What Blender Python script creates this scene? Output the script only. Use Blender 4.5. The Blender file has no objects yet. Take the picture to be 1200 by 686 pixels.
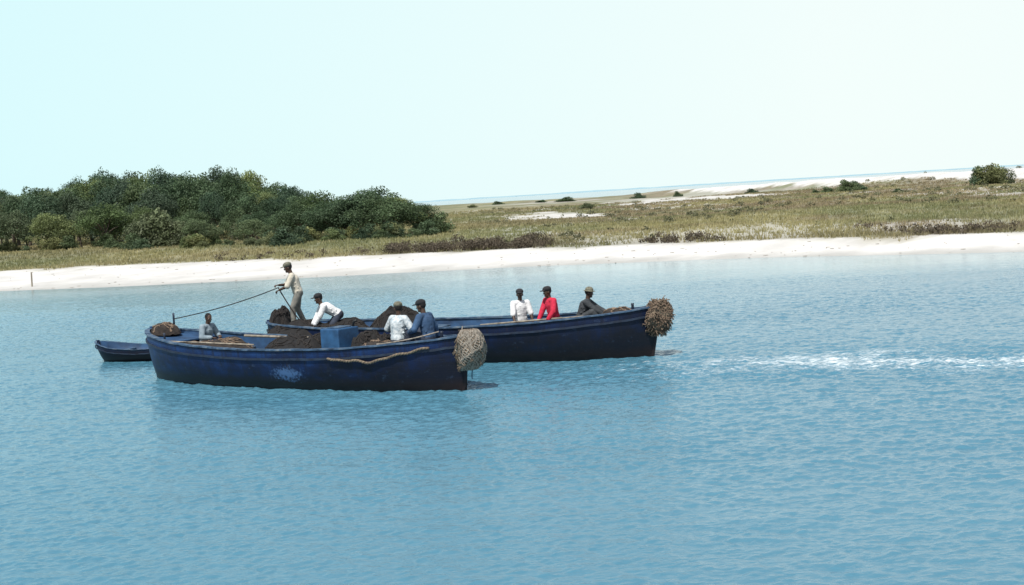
import bpy, bmesh, math, random
import numpy as np
from mathutils import Vector, Matrix
random.seed(7); np.random.seed(7)
scene=bpy.context.scene
R=math.radians
COL=scene.collection

# ------------------------------------------------------------ helpers
def new_mesh(name, verts, faces, mats=None, smooth=False, fm=None):
    me=bpy.data.meshes.new(name)
    me.from_pydata([tuple(map(float,v)) for v in verts],[],[tuple(int(i) for i in f) for f in faces])
    if mats:
        for m in mats: me.materials.append(m)
    if fm is not None: me.polygons.foreach_set("material_index",np.array(fm,dtype=np.int32))
    if smooth: me.polygons.foreach_set("use_smooth",np.ones(len(me.polygons),dtype=bool))
    me.update()
    return me
def add(name, me, parent=None, loc=None, label=None, cat=None, group=None, kind=None, rot=None, scale=None):
    o=bpy.data.objects.new(name,me); COL.objects.link(o)
    if parent is not None: o.parent=parent
    if loc is not None: o.location=loc
    if rot is not None: o.rotation_euler=rot
    if scale is not None: o.scale=scale
    if label: o["label"]=label
    if cat: o["category"]=cat
    if group: o["group"]=group
    if kind: o["kind"]=kind
    return o
def quads_mesh(name,V,nq,mat,tint=None,k=4,smooth=False):
    """fast mesh of loose polygons with k corners"""
    me=bpy.data.meshes.new(name); n=len(V)
    me.vertices.add(n); me.vertices.foreach_set("co",np.asarray(V,dtype=np.float32).ravel())
    me.loops.add(n); me.loops.foreach_set("vertex_index",np.arange(n,dtype=np.int32))
    me.polygons.add(nq); me.polygons.foreach_set("loop_start",np.arange(0,n,k,dtype=np.int32))
    me.update(calc_edges=True)
    if tint is not None:
        a=me.attributes.new("tint",'FLOAT_COLOR','POINT')
        c=np.ones((n,4),dtype=np.float32); c[:,:3]=tint; a.data.foreach_set("color",c.ravel())
    me.materials.append(mat); me.validate(); return me
def grid_mesh(name,V,nx,ny,mat):
    me=bpy.data.meshes.new(name); n=len(V)
    me.vertices.add(n); me.vertices.foreach_set("co",np.asarray(V,dtype=np.float32).ravel())
    i=np.arange(nx-1)[None,:]+np.arange(ny-1)[:,None]*nx
    F=np.stack([i,i+1,i+1+nx,i+nx],-1).reshape(-1)
    me.loops.add(len(F)); me.loops.foreach_set("vertex_index",F.astype(np.int32))
    nf=len(F)//4; me.polygons.add(nf); me.polygons.foreach_set("loop_start",np.arange(0,nf*4,4,dtype=np.int32))
    me.update(calc_edges=True)
    me.polygons.foreach_set("use_smooth",np.ones(nf,dtype=bool)); me.materials.append(mat); return me
def _h(ix,iy,s):
    n=(ix.astype(np.int64)*374761393+iy.astype(np.int64)*668265263+s*1442695041)&0x7fffffff
    n=((n^(n>>13))*1274126177)&0x7fffffff
    return ((n^(n>>16))&0xffff)/65535.0
def vnoise(x,y,s=0):
    x=np.asarray(x,dtype=float);y=np.asarray(y,dtype=float)
    ix=np.floor(x);iy=np.floor(y);fx=x-ix;fy=y-iy
    fx=fx*fx*(3-2*fx);fy=fy*fy*(3-2*fy)
    a=_h(ix,iy,s);b=_h(ix+1,iy,s);c=_h(ix,iy+1,s);d=_h(ix+1,iy+1,s)
    return (a*(1-fx)+b*fx)*(1-fy)+(c*(1-fx)+d*fx)*fy
def fbm(x,y,s=0,o=4):
    t=0;a=.5;n=0
    for i in range(o):
        t=t+a*vnoise(x*2**i,y*2**i,s+i*17);n+=a;a*=.5
    return t/n
def sstep(x,a,b):
    t=np.clip((np.asarray(x,dtype=float)-a)/(b-a),0,1); return t*t*(3-2*t)

# ------------------------------------------------------------ materials
def mat(name):
    m=bpy.data.materials.new(name); m.use_nodes=True
    nt=m.node_tree; b=nt.nodes["Principled BSDF"]; return m,nt,b
def N(nt,t,**kw):
    n=nt.nodes.new(t)
    for k,v in kw.items():
        if k.startswith("_"): setattr(n,k[1:],v)
        else: n.inputs[k.replace("__"," ")].default_value=v
    return n
def ramp(nt,fac,stops):
    r=nt.nodes.new("ShaderNodeValToRGB"); e=r.color_ramp.elements
    while len(e)<len(stops): e.new(.5)
    for i,(p,c) in enumerate(stops):
        e[i].position=p; e[i].color=(c[0],c[1],c[2],1) if hasattr(c,'__len__') else (c,c,c,1)
    nt.links.new(fac,r.inputs[0]); return r
def mixc(nt,f,a,b,mode='MIX'):
    m=nt.nodes.new("ShaderNodeMix"); m.data_type='RGBA'; m.blend_type=mode
    for s,v in ((m.inputs[0],f),(m.inputs[6],a),(m.inputs[7],b)):
        if hasattr(v,'is_output'): nt.links.new(v,s)
        elif hasattr(v,'__len__'): s.default_value=(v[0],v[1],v[2],1)
        else: s.default_value=v
    return m.outputs[2]
def mth(nt,op,a,b=None,c=None,clamp=False):
    m=nt.nodes.new("ShaderNodeMath"); m.operation=op; m.use_clamp=clamp
    for i,v in enumerate((a,b,c)):
        if v is None: continue
        if hasattr(v,'is_output'): nt.links.new(v,m.inputs[i])
        else: m.inputs[i].default_value=v
    return m.outputs[0]
def noise_simple(name,c1,c2,scale=6,rough=.8,bump=.3,bscale=None,detail=5,dist=.02,stretch=(1,1,1),c3=None):
    m,nt,b=mat(name)
    tc=N(nt,"ShaderNodeTexCoord"); mp=N(nt,"ShaderNodeMapping"); mp.inputs['Scale'].default_value=stretch
    nt.links.new(tc.outputs['Object'],mp.inputs[0])
    n=N(nt,"ShaderNodeTexNoise",Scale=scale,Detail=detail); nt.links.new(mp.outputs[0],n.inputs[0])
    st=[(.3,c1),(.68,c2)]
    if c3: st=[(.28,c1),(.5,c2),(.72,c3)]
    r=ramp(nt,n.outputs[0],st); nt.links.new(r.outputs[0],b.inputs['Base Color'])
    b.inputs['Roughness'].default_value=rough
    if bump:
        n2=N(nt,"ShaderNodeTexNoise",Scale=bscale or scale*3,Detail=6); nt.links.new(mp.outputs[0],n2.inputs[0])
        bp=N(nt,"ShaderNodeBump",Strength=bump,Distance=dist); nt.links.new(n2.outputs[0],bp.inputs['Height'])
        nt.links.new(bp.outputs[0],b.inputs['Normal'])
    return m

def hull_paint(name,upper,mid,dark,patch=None):
    m,nt,b=mat(name); L=nt.links
    tc=N(nt,"ShaderNodeTexCoord"); sx=N(nt,"ShaderNodeSeparateXYZ"); L.new(tc.outputs['Object'],sx.inputs[0])
    mp=N(nt,"ShaderNodeMapping"); mp.inputs['Scale'].default_value=(.6,.6,1.15); L.new(tc.outputs['Object'],mp.inputs[0])
    n=N(nt,"ShaderNodeTexNoise",Scale=1.6,Detail=8,Roughness=.65); L.new(mp.outputs[0],n.inputs[0])
    # height of the noise-broken paint zones: blue worn above, near-black below
    hz=mth(nt,'MULTIPLY_ADD',sx.outputs[2],.55,mth(nt,'MULTIPLY_ADD',n.outputs[0],1.5,-.72))
    hz=mth(nt,'ADD',hz,mth(nt,'MULTIPLY',sx.outputs[0],-.025))
    base=ramp(nt,hz,[(.12,dark),(.42,mid),(.75,upper)]).outputs[0]
    mp2=N(nt,"ShaderNodeMapping"); mp2.inputs['Scale'].default_value=(3.2,3.2,.35); L.new(tc.outputs['Object'],mp2.inputs[0])
    n2=N(nt,"ShaderNodeTexNoise",Scale=2.5,Detail=6,Roughness=.7); L.new(mp2.outputs[0],n2.inputs[0])
    stre=ramp(nt,n2.outputs[0],[(.46,0),(.66,1)]).outputs[0]
    base=mixc(nt,mth(nt,'MULTIPLY',stre,.7),base,(.009,.009,.014))
    n3=N(nt,"ShaderNodeTexNoise",Scale=5,Detail=9,Roughness=.78); L.new(mp.outputs[0],n3.inputs[0])
    sc=ramp(nt,n3.outputs[0],[(.58,0),(.68,1)]).outputs[0]
    base=mixc(nt,mth(nt,'MULTIPLY',sc,.35),base,(.07,.11,.19))
    n6=N(nt,"ShaderNodeTexNoise",Scale=3.3,Detail=7,Roughness=.7); L.new(mp2.outputs[0],n6.inputs[0])
    ru=ramp(nt,n6.outputs[0],[(.63,0),(.72,1)]).outputs[0]
    base=mixc(nt,mth(nt,'MULTIPLY',ru,.35),base,(.07,.035,.025))
    zz=mth(nt,'ADD',sx.outputs[2],mth(nt,'MULTIPLY',n.outputs[0],-.30))
    wl=N(nt,"ShaderNodeMapRange"); wl.inputs[1].default_value=.0; wl.inputs[2].default_value=.22; wl.inputs[3].default_value=1; wl.inputs[4].default_value=0
    L.new(zz,wl.inputs[0]); base=mixc(nt,wl.outputs[0],base,(.014,.008,.009))
    if patch:
        px,pz,rx,rz=patch
        dx=mth(nt,'DIVIDE',mth(nt,'SUBTRACT',sx.outputs[0],px),rx); dz=mth(nt,'DIVIDE',mth(nt,'SUBTRACT',sx.outputs[2],pz),rz)
        d=mth(nt,'SQRT',mth(nt,'ADD',mth(nt,'POWER',mth(nt,'ABSOLUTE',dx),2.),mth(nt,'POWER',mth(nt,'ABSOLUTE',dz),2.)))
        n4=N(nt,"ShaderNodeTexNoise",Scale=11,Detail=8,Roughness=.8); L.new(tc.outputs['Object'],n4.inputs[0])
        v=mth(nt,'ADD',d,mth(nt,'MULTIPLY_ADD',n4.outputs[0],5.5,-2.9))
        pm=ramp(nt,v,[(.35,1),(1.0,0)]).outputs[0]
        side=mth(nt,'LESS_THAN',sx.outputs[1],0)
        base=mixc(nt,mth(nt,'MULTIPLY',mth(nt,'MULTIPLY',pm,side),.75),base,(.09,.18,.36))
    L.new(base,b.inputs['Base Color']); b.inputs['Roughness'].default_value=.5; b.inputs['Specular IOR Level'].default_value=.3
    w=mth(nt,'FRACT',mth(nt,'MULTIPLY',sx.outputs[2],6.2))
    seam=ramp(nt,w,[(0,0),(.07,1),(.93,1),(1,.0)]).outputs[0]
    hgt=mth(nt,'ADD',mth(nt,'MULTIPLY',seam,.15),mth(nt,'MULTIPLY',n3.outputs[0],.45))
    bp=N(nt,"ShaderNodeBump",Strength=.5,Distance=.02); L.new(hgt,bp.inputs['Height']); L.new(bp.outputs[0],b.inputs['Normal'])
    return m

M_hullA=hull_paint("navy hull paint",(.010,.040,.14),(.005,.014,.056),(.005,.006,.016),patch=(1.0,.44,.45,.17))
M_hullB=hull_paint("dark navy hull paint",(.007,.018,.065),(.005,.010,.032),(.005,.006,.013))
M_hullC=hull_paint("skiff hull paint",(.006,.022,.075),(.005,.012,.038),(.004,.007,.020))
M_inner=noise_simple("worn inner blue paint",(.012,.03,.07),(.03,.09,.20),3,.6,.4,9)
M_rail=noise_simple("worn gunwale paint",(.012,.022,.045),(.04,.085,.15),5,.65,.3,14,c3=(.15,.18,.21))
M_rub=noise_simple("rub rail dark",(.005,.008,.02),(.015,.03,.06),6,.6,.3)
M_floor=noise_simple("weathered floor boards",(.06,.05,.04),(.18,.15,.11),4,.85,.4,stretch=(1,5,1))
M_box=noise_simple("engine box blue",(.012,.05,.12),(.025,.10,.23),4,.6,.3)
M_rope=noise_simple("weathered rope",(.07,.052,.038),(.23,.18,.125),18,.95,.8,60,dist=.01)
M_ropeg=noise_simple("grey rope",(.13,.115,.095),(.36,.32,.27),16,.95,.8,60,dist=.01)
M_ropet=noise_simple("tan frayed rope",(.085,.058,.042),(.25,.18,.125),14,.95,.8,60,dist=.01)
M_net=noise_simple("tarred seine netting",(.0035,.0035,.004),(.014,.0125,.012),9,.9,.6,40,dist=.03)
M_netb=noise_simple("brown seine netting",(.012,.009,.008),(.042,.032,.026),9,.95,.8,40,dist=.03)
M_netr=noise_simple("dark net rope",(.008,.007,.007),(.030,.024,.021),9,.9,.6,40,dist=.02)
M_wood=noise_simple("bare grey wood",(.12,.10,.08),(.34,.30,.24),6,.85,.4,stretch=(1,1,.2))
M_skin=noise_simple("dark brown skin",(.045,.022,.013),(.075,.038,.022),20,.5,.1)
M_hair=noise_simple("black hair",(.004,.004,.004),(.012,.010,.010),60,.9,.8,120)
M_eye=noise_simple("eye white",(.5,.48,.45),(.6,.58,.55),10,.3,0)
M_shoe=noise_simple("black rubber boot",(.010,.010,.010),(.03,.028,.026),10,.5,.2)
def cloth(name,c1,c2,sc=5): return noise_simple(name,c1,c2,sc,.9,.9,11,dist=.03)

# ------------------------------------------------------------ camera / light / world
H=4.7
cam=bpy.data.cameras.new("camera"); cam.lens=50; cam.sensor_width=36; cam.clip_end=100000; cam.clip_start=.5
co=bpy.data.objects.new("camera",cam); COL.objects.link(co)
co.matrix_world=Matrix.Translation((0,0,H))@Matrix.Rotation(R(90-3.87),4,'X')@Matrix.Rotation(R(-3.5),4,'Z')
scene.camera=co
SE=58; tosun=Vector((-.20,-.50,0)).normalized()*math.cos(R(SE))+Vector((0,0,math.sin(R(SE))))
sl=bpy.data.lights.new("sun",'SUN'); sl.energy=4.9; sl.angle=R(.5); sl.color=(1,.96,.90)
so=bpy.data.objects.new("sun",sl); COL.objects.link(so); so.rotation_euler=tosun.to_track_quat('Z','Y').to_euler(); so.location=(0,0,50)
w=bpy.data.worlds.new("World"); scene.world=w; w.use_nodes=True; nt=w.node_tree
bg=nt.nodes["Background"]; sky=nt.nodes.new("ShaderNodeTexSky"); sky.sky_type='NISHITA'; sky.sun_disc=False
sky.sun_elevation=R(SE); sky.sun_rotation=math.atan2(tosun.x,tosun.y)%(2*math.pi); sky.dust_density=2.0; sky.air_density=1.0
tc=nt.nodes.new("ShaderNodeTexCoord"); sx=nt.nodes.new("ShaderNodeSeparateXYZ"); nt.links.new(tc.outputs['Generated'],sx.inputs[0])
hx=mth(nt,'MULTIPLY_ADD',sx.outputs[0],1.7,.62,clamp=True)
pale=mixc(nt,hx,(7.1,9.9,10.2),(9.2,10.2,10.0))
hf=ramp(nt,sx.outputs[2],[(0,.97),(.16,.95),(.42,.12)]).outputs[0]
fin=mixc(nt,hf,sky.outputs[0],pale)
nt.links.new(fin,bg.inputs[0]); bg.inputs[1].default_value=.1
scene.view_settings.view_transform='Standard'; scene.view_settings.look='None'; scene.view_settings.exposure=0

# ------------------------------------------------------------ terrain
SX=[-400,-250,-80,-37.5,-17.5,.1,15.8,27.9,45,100,400]; SY=[140,125,113,104.4,97.5,94.7,87,77.3,67,62,60]
WX=[-80,-37.5,-17.5,.1,15.8,27.9,80]; WW=[23,19,15,10,7,6.5,7]
BX=[-400,0,40,75,110,160,400]; BY=[720,720,560,400,310,280,260]
def shore(X): return np.interp(X,SX,SY)+ (fbm(X*.12,X*0+3,5,3)-.5)*1.6
def height(X,Y):
    d=Y-shore(X); wv=np.interp(X,WX,WW); yb=np.interp(X,BX,BY)
    z=np.where(d<0,np.maximum(d*.05,-1.2),.8*np.clip(d/wv,0,1)**1.2)
    z=z+.5*sstep(d,wv,wv+40)+ .5*sstep(d,60,300)
    z=z+ (fbm(X*.035,Y*.035,2,4)-.5)*1.1*sstep(d,wv,wv+25)
    rid=np.exp(-((Y-(yb-45))/38)**2)*sstep(X,25,75)*(1.6+1.4*fbm(X*.04,Y*.02,9,3))
    z=z+rid+ np.exp(-((Y-(yb-60))/40)**2)*.5*(1-sstep(X,25,70))
    z=z-9*sstep(Y,yb,yb+60)
    return z
def sandmask(X,Y):
    d=Y-shore(X); wv=np.interp(X,WX,WW); yb=np.interp(X,BX,BY)
    nz=fbm(X*.3,Y*.3,21,4); nb=fbm(X*.05,Y*.025,31,4)
    s=1-sstep(d+ (nz-.5)*9,wv-1.5,wv+3.5)
    rid=np.exp(-((Y-(yb-48))/48)**2)*sstep(X,36,70)
    s=np.maximum(s,sstep(rid+(nb-.5)*1.1+(nz-.5)*.5,.45,.62))
    def blob(cx,cy,rx,ry): return np.exp(-(((X-cx)/rx)**2+((Y-cy)/ry)**2))
    p=blob(5,222,7,26)+blob(12,205,4,18)*.8+blob(25,292,9,22)+blob(48,300,14,26)*.8+blob(60,250,10,14)*.5+blob(36,330,12,30)*.8
    s=np.maximum(s,sstep(p+(nz-.5)*1.1+(nb-.5)*.6,.40,.85)*.85)
    s=np.maximum(s,.40*sstep(fbm(X*.07,Y*.03,91,3)+sstep(X,-10,40)*.08,.50,.74)*sstep(X,-25,0))
    return np.clip(s,0,1)
def vegcol(X,Y):
    n1=fbm(X*.06,Y*.03,41,3)[:,None]; n2=fbm(X*.5,Y*.35,51,4)[:,None]; n3=fbm(X*.11,Y*.05,61,4)[:,None]; n4=fbm(X*.03,Y*.10,67,4)[:,None]
    olive=np.array([.265,.248,.130]); green=np.array([.190,.200,.102]); brown=np.array([.225,.185,.125]); dry=np.array([.36,.325,.22])
    c=olive*(1-sstep(n1,.40,.62))+green*sstep(n1,.40,.62)
    rt=sstep(X[:,None],-15,20)
    g=sstep(n3*.5+n4*.5,.40,.60)*(.25+.6*rt)
    c=c*(1-g)+brown*g
    c=c*(1-sstep(n2,.5,.75)*.3)+dry*sstep(n2,.5,.75)*.3
    # darker strip of scrubby ground just above the beach
    d=(Y-shore(X)-np.interp(X,WX,WW))[:,None]; k=np.exp(-((d-4)/5.5)**2)*sstep(X[:,None],-20,-5)*.35
    c=c*(1-k)+np.array([.11,.085,.060])*k
    return c*(.85+.3*n2)
t=np.linspace(-1.5,1.5,420); Yr=np.exp(np.linspace(math.log(56),math.log(860),360))
T,YY=np.meshgrid(t,Yr); XX=T*(45+YY*.5); X=XX.ravel();Y=YY.ravel(); Z=height(X,Y)
sm=sandmask(X,Y); vc=vegcol(X,Y)
m,nt,b=mat("island ground"); L=nt.links
me=grid_mesh("ground",np.stack([X,Y,Z],1),len(t),len(Yr),m)
a=me.attributes.new("tint",'FLOAT_COLOR','POINT'); c=np.ones((len(X),4),dtype=np.float32); c[:,:3]=vc; a.data.foreach_set("color",c.ravel())
a=me.attributes.new("sand",'FLOAT','POINT'); a.data.foreach_set("value",sm.astype(np.float32))
at=N(nt,"ShaderNodeAttribute",_attribute_name="tint"); asd=N(nt,"ShaderNodeAttribute",_attribute_name="sand")
geo=N(nt,"ShaderNodeNewGeometry"); sp=N(nt,"ShaderNodeSeparateXYZ"); L.new(geo.outputs['Position'],sp.inputs[0])
n=N(nt,"ShaderNodeTexNoise",Scale=.9,Detail=8,Roughness=.7); L.new(geo.outputs['Position'],n.inputs[0])
n5=N(nt,"ShaderNodeTexNoise",Scale=.22,Detail=6,Roughness=.6); L.new(geo.outputs['Position'],n5.inputs[0])
sand=ramp(nt,n5.outputs[0],[(.3,(.50,.485,.46)),(.65,(.68,.665,.635))]).outputs[0]
spk=ramp(nt,n.outputs[0],[(.60,0),(.72,1)]).outputs[0]
sand=mixc(nt,mth(nt,'MULTIPLY',spk,.35),sand,(.38,.34,.28))
wet=N(nt,"ShaderNodeMapRange"); wet.inputs[1].default_value=.02; wet.inputs[2].default_value=.26; wet.inputs[3].default_value=.7; wet.inputs[4].default_value=0
L.new(mth(nt,'ADD',sp.outputs[2],mth(nt,'MULTIPLY_ADD',n5.outputs[0],.3,-.15)),wet.inputs[0])
sand=mixc(nt,wet.outputs[0],sand,(.34,.335,.31))
vg=mixc(nt,ramp(nt,n.outputs[0],[(.35,0),(.65,1)]).outputs[0],mixc(nt,1.0,at.outputs[0],(.7,.7,.7),'MULTIPLY'),at.outputs[0])
L.new(mixc(nt,asd.outputs['Fac'],vg,sand),b.inputs['Base Color']); b.inputs['Roughness'].default_value=.95
bp=N(nt,"ShaderNodeBump",Strength=.4,Distance=.25); L.new(n.outputs[0],bp.inputs['Height']); L.new(bp.outputs[0],b.inputs['Normal'])
add("ground",me,kind="structure")

# ------------------------------------------------------------ water (real ripples as geometry near the boats)
m,nt,b=mat("channel water"); L=nt.links
geo=N(nt,"ShaderNodeNewGeometry"); P=geo.outputs['Position']; sp=N(nt,"ShaderNodeSeparateXYZ"); L.new(P,sp.inputs[0])
def wn(scale,st,detail=4,rough=.6,rot=0):
    mp=N(nt,"ShaderNodeMapping"); mp.inputs['Scale'].default_value=st; mp.inputs['Rotation'].default_value=(0,0,rot); L.new(P,mp.inputs[0])
    n=N(nt,"ShaderNodeTexNoise",Scale=scale,Detail=detail,Roughness=rough); L.new(mp.outputs[0],n.inputs[0]); return n.outputs[0]
big=wn(.07,(.5,1.3,1),4,.55,.2); w3=wn(.32,(.5,1.2,1),3,.5,.1); w2=wn(9,(.6,1.2,1),4,.6,-.3)
q0=mth(nt,'MULTIPLY_ADD',sp.outputs[0],.41,sp.outputs[1])
q=mth(nt,'ADD',q0,mth(nt,'MULTIPLY_ADD',big,30,-15))
calm=N(nt,"ShaderNodeMapRange",_interpolation_type='SMOOTHSTEP'); calm.inputs[1].default_value=62; calm.inputs[2].default_value=92; L.new(q,calm.inputs[0])
off=N(nt,"ShaderNodeMapRange"); off.inputs[1].default_value=180; off.inputs[2].default_value=260; off.inputs[3].default_value=1; off.inputs[4].default_value=0; L.new(q0,off.inputs[0])
calmf=mth(nt,'MULTIPLY',calm.outputs[0],off.outputs[0])
bp=N(nt,"ShaderNodeBump",Distance=.020); L.new(mth(nt,'MULTIPLY_ADD',calmf,-.7,.9),bp.inputs['Strength']); L.new(w2,bp.inputs['Height']); L.new(bp.outputs[0],b.inputs['Normal'])
deep=mixc(nt,ramp(nt,big,[(.35,0),(.65,1)]).outputs[0],(.062,.185,.262),(.085,.215,.292))
deep=mixc(nt,calmf,deep,(.18,.31,.35))
fl=mth(nt,'SUBTRACT',mth(nt,'MULTIPLY_ADD',sp.outputs[0],.268,sp.outputs[1]),38.0)
fl=mth(nt,'ADD',fl,mth(nt,'MULTIPLY_ADD',w3,8.0,-4.0))
band=mth(nt,'SUBTRACT',1.0,mth(nt,'DIVIDE',mth(nt,'ABSOLUTE',fl),3.6),clamp=True)
gx=N(nt,"ShaderNodeMapRange"); gx.inputs[1].default_value=-3; gx.inputs[2].default_value=8; L.new(sp.outputs[0],gx.inputs[0])
fn=wn(5.0,(.40,1.3,1),9,.88,.27)
fm_=mth(nt,'ADD',mth(nt,'MULTIPLY',mth(nt,'MULTIPLY',band,gx.outputs[0]),.20),fn)
foam=ramp(nt,fm_,[(.63,0),(.79,1)]).outputs[0]
L.new(mixc(nt,foam,deep,(.80,.84,.84)),b.inputs['Base Color'])
b.inputs['IOR'].default_value=1.333
L.new(mth(nt,'MULTIPLY_ADD',foam,.5,.09),b.inputs['Roughness'])
tt_=np.linspace(-.44,.44,1000); tex=np.array([.5,.6,.8,1.1,1.6,2.5,5,10,30]); tv=np.concatenate([-tex[::-1],tt_,tex])
yr=np.concatenate([[-300,-50,0,6,9,11],np.exp(np.linspace(math.log(12),math.log(112),1400)),[118,126,140,170,220,300,500,900,2000,5000,12000,40000]])
T,YY=np.meshgrid(tv,yr); X=np.clip(T*np.maximum(YY,12),-60000,60000).ravel(); Y=YY.ravel()
def rotn(X,Y,a): ca,sa=math.cos(a),math.sin(a); return X*ca+Y*sa,-X*sa+Y*ca
def waves(X,Y):
    U,V_=rotn(X,Y,.25); z=.026*(fbm(U*.45,V_*.75,201,2)-.5)
    U2,V2=rotn(X,Y,-.12); wx=fbm(U2*.6,V2*.6,291,2)*2
    z+=.020*(fbm(U2*1.2+wx,V2*2.3,211,2)-.5)
    U,V_=rotn(X,Y,-.5); z+=.030*(fbm(U*2.6+wx,V_*4.8,221,2)-.5)
    U,V_=rotn(X,Y,.6); z+=.030*(fbm(U*5.2,V_*8.5,231,2)-.5)
    return z
q_=Y+.41*X+(fbm(X*.05,Y*.09,251,3)-.5)*26
amp=(1-.90*sstep(q_,58,88))*(1-sstep(Y,104,112))*(1-sstep(np.abs(T.ravel()),.43,.5))*sstep(Y,9,12)
amp=amp*(.6+.9*fbm(X*.06,Y*.12,261,3))
wkl=Y+.268*X-38; amp=amp*(1+1.1*np.exp(-(wkl/2.8)**2)*sstep(X,-3,6)+.5*np.exp(-((Y+.6*X-33.6)/2.2)**2)*sstep(X,-13,-8)*(1-sstep(X,0,4)))
core=(Y>5)&(Y<115); Zw=np.zeros_like(X); Zw[core]=waves(X[core],Y[core])*amp[core]*1.1
add("water",grid_mesh("water",np.stack([X,Y,Zw],1),len(tv),len(yr),m),kind="structure")
v=[];f=[];K=160
for k in range(K+1):
    x=-1200+5200*k/K; hh=5+6*float(fbm(np.array([k*.35]),np.array([2.]),71,3)[0])
    v+=[(x,9000,-.5),(x,9060,hh)]
    if k: f.append((2*k-2,2*k,2*k+1,2*k-1))
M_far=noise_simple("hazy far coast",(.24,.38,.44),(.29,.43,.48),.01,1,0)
add("far_coast",new_mesh("far_coast",v,f,[M_far]),kind="structure")

# ------------------------------------------------------------ vegetation
def leafmat(name,c,gain=1.,tr=.35):
    m,nt,b=mat(name); L=nt.links
    at=N(nt,"ShaderNodeAttribute",_attribute_name="tint"); oi=N(nt,"ShaderNodeObjectInfo")
    r=ramp(nt,oi.outputs['Random'],[(0,(.78*gain,.84*gain,.88*gain)),(.5,(1*gain,1*gain,1*gain)),(1,(1.45*gain,1.3*gain,1.0*gain))])
    col=mixc(nt,1.0,at.outputs[0],r.outputs[0],'MULTIPLY')
    L.new(col,b.inputs['Base Color'])
    b.inputs['Roughness'].default_value=.6; b.inputs['Specular IOR Level'].default_value=.3
    t_=N(nt,"ShaderNodeBsdfTranslucent"); L.new(col,t_.inputs[0]); mx=N(nt,"ShaderNodeMixShader"); mx.inputs[0].default_value=tr
    L.new(b.outputs[0],mx.inputs[1]); L.new(t_.outputs[0],mx.inputs[2]); L.new(mx.outputs[0],nt.nodes["Material Output"].inputs[0])
    return m
M_leaf=leafmat("foliage",None); M_bark=noise_simple("bark",(.05,.04,.03),(.16,.13,.10),5,.95,.8,15,stretch=(1,1,.2))
M_grass=leafmat("grass blades",None,1.1)
def leaves(centers,radii,nleaf,size,base,rng,squash=.8):
    n=len(centers); p=np.array(radii)**2; p/=p.sum()
    idx=rng.choice(n,nleaf,p=p); d=rng.normal(size=(nleaf,3)); d[:,2]+=.25; d/=np.linalg.norm(d,axis=1)[:,None]
    rad=np.array(radii)[idx]*(.45+.75*rng.random(nleaf)**.8)
    C=np.array(centers)[idx]+d*rad[:,None]*np.array([1,1,squash])
    nrm=d*.7+rng.normal(size=(nleaf,3))*.7; nrm[:,2]+=.35; nrm/=np.linalg.norm(nrm,axis=1)[:,None]
    u=np.cross(nrm,rng.normal(size=(nleaf,3))); u/=np.linalg.norm(u,axis=1)[:,None]; vv=np.cross(nrm,u)
    s=size*(.6+.8*rng.random(nleaf))[:,None]
    V=np.stack([C-u*s,C-vv*s*.6,C+u*s,C+vv*s*.6],1).reshape(-1,3)
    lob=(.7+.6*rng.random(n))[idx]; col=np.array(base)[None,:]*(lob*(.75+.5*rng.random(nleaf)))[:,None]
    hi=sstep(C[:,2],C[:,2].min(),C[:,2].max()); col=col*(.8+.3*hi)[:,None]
    return V,np.repeat(col,4,axis=0)
def limb(V,F,p0,p1,r0,r1,n=6):
    p0=np.array(p0,float);p1=np.array(p1,float);d=p1-p0;d/=np.linalg.norm(d);u=np.cross(d,[.3,.9,.2]);u/=np.linalg.norm(u);v_=np.cross(d,u);b0=len(V)
    for p,r in ((p0,r0),(p1,r1)):
        for k in range(n):
            a=2*math.pi*k/n; V.append(p+r*(u*math.cos(a)+v_*math.sin(a)))
    for k in range(n): F.append((b0+k,b0+(k+1)%n,b0+n+(k+1)%n,b0+n+k))
def make_tree(seed,h,wd,base,nleaf,lsize,low=.10,nl=26,dome=False):
    rng=np.random.default_rng(seed); cs=[];rs=[]
    for k in range(nl):
        if dome:
            d=rng.normal(size=3); d[2]=abs(d[2]); d/=np.linalg.norm(d); q=rng.random()**.4*.74; r=wd*(.10+.08*rng.random())
            cs.append((d[0]*q*wd*.5,d[1]*q*wd*.5,max(d[2]*q*h*1.0,r*.5))); rs.append(r); continue
        a=rng.random()*6.283; rr=(rng.random()**.55)*wd*.5*.86; zt=1-(rr/(wd*.5))**2.4*.62
        lo=low*h; z=lo+(h*.93-lo)*zt*(.30+.70*rng.random()**.5)
        r=wd*(.06+.10*rng.random()); cs.append((rr*math.cos(a),rr*math.sin(a)*.9,max(z-r*.4,r*.6)));rs.append(r)
    V,c=leaves(cs,rs,nleaf,lsize,base,rng)
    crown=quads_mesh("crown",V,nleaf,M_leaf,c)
    tv=[];tf=[]; fork=(rng.normal()*.2,rng.normal()*.2,h*.28)
    limb(tv,tf,(0,0,-.6),(fork[0]*.5,fork[1]*.5,h*.14),h*.045,h*.034); limb(tv,tf,(fork[0]*.5,fork[1]*.5,h*.14),fork,h*.034,h*.028)
    for k in range(7):
        e=cs[k*3%nl]; mid=[(fork[j]+e[j])*.5+(rng.normal()*.15 if j<2 else h*.03) for j in range(3)]
        limb(tv,tf,fork,mid,h*.02,h*.013); limb(tv,tf,mid,e,h*.013,h*.004)
    return new_mesh("trunk",tv,tf,[M_bark],True),crown
greens=[(.082,.125,.062),(.066,.108,.062),(.095,.138,.065),(.080,.115,.070),(.130,.170,.082),(.060,.098,.058),(.098,.130,.072),(.074,.120,.060)]
TREES=[make_tree(100+k,8,9,greens[k],9000,.125,nl=46) for k in range(8)]
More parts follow.
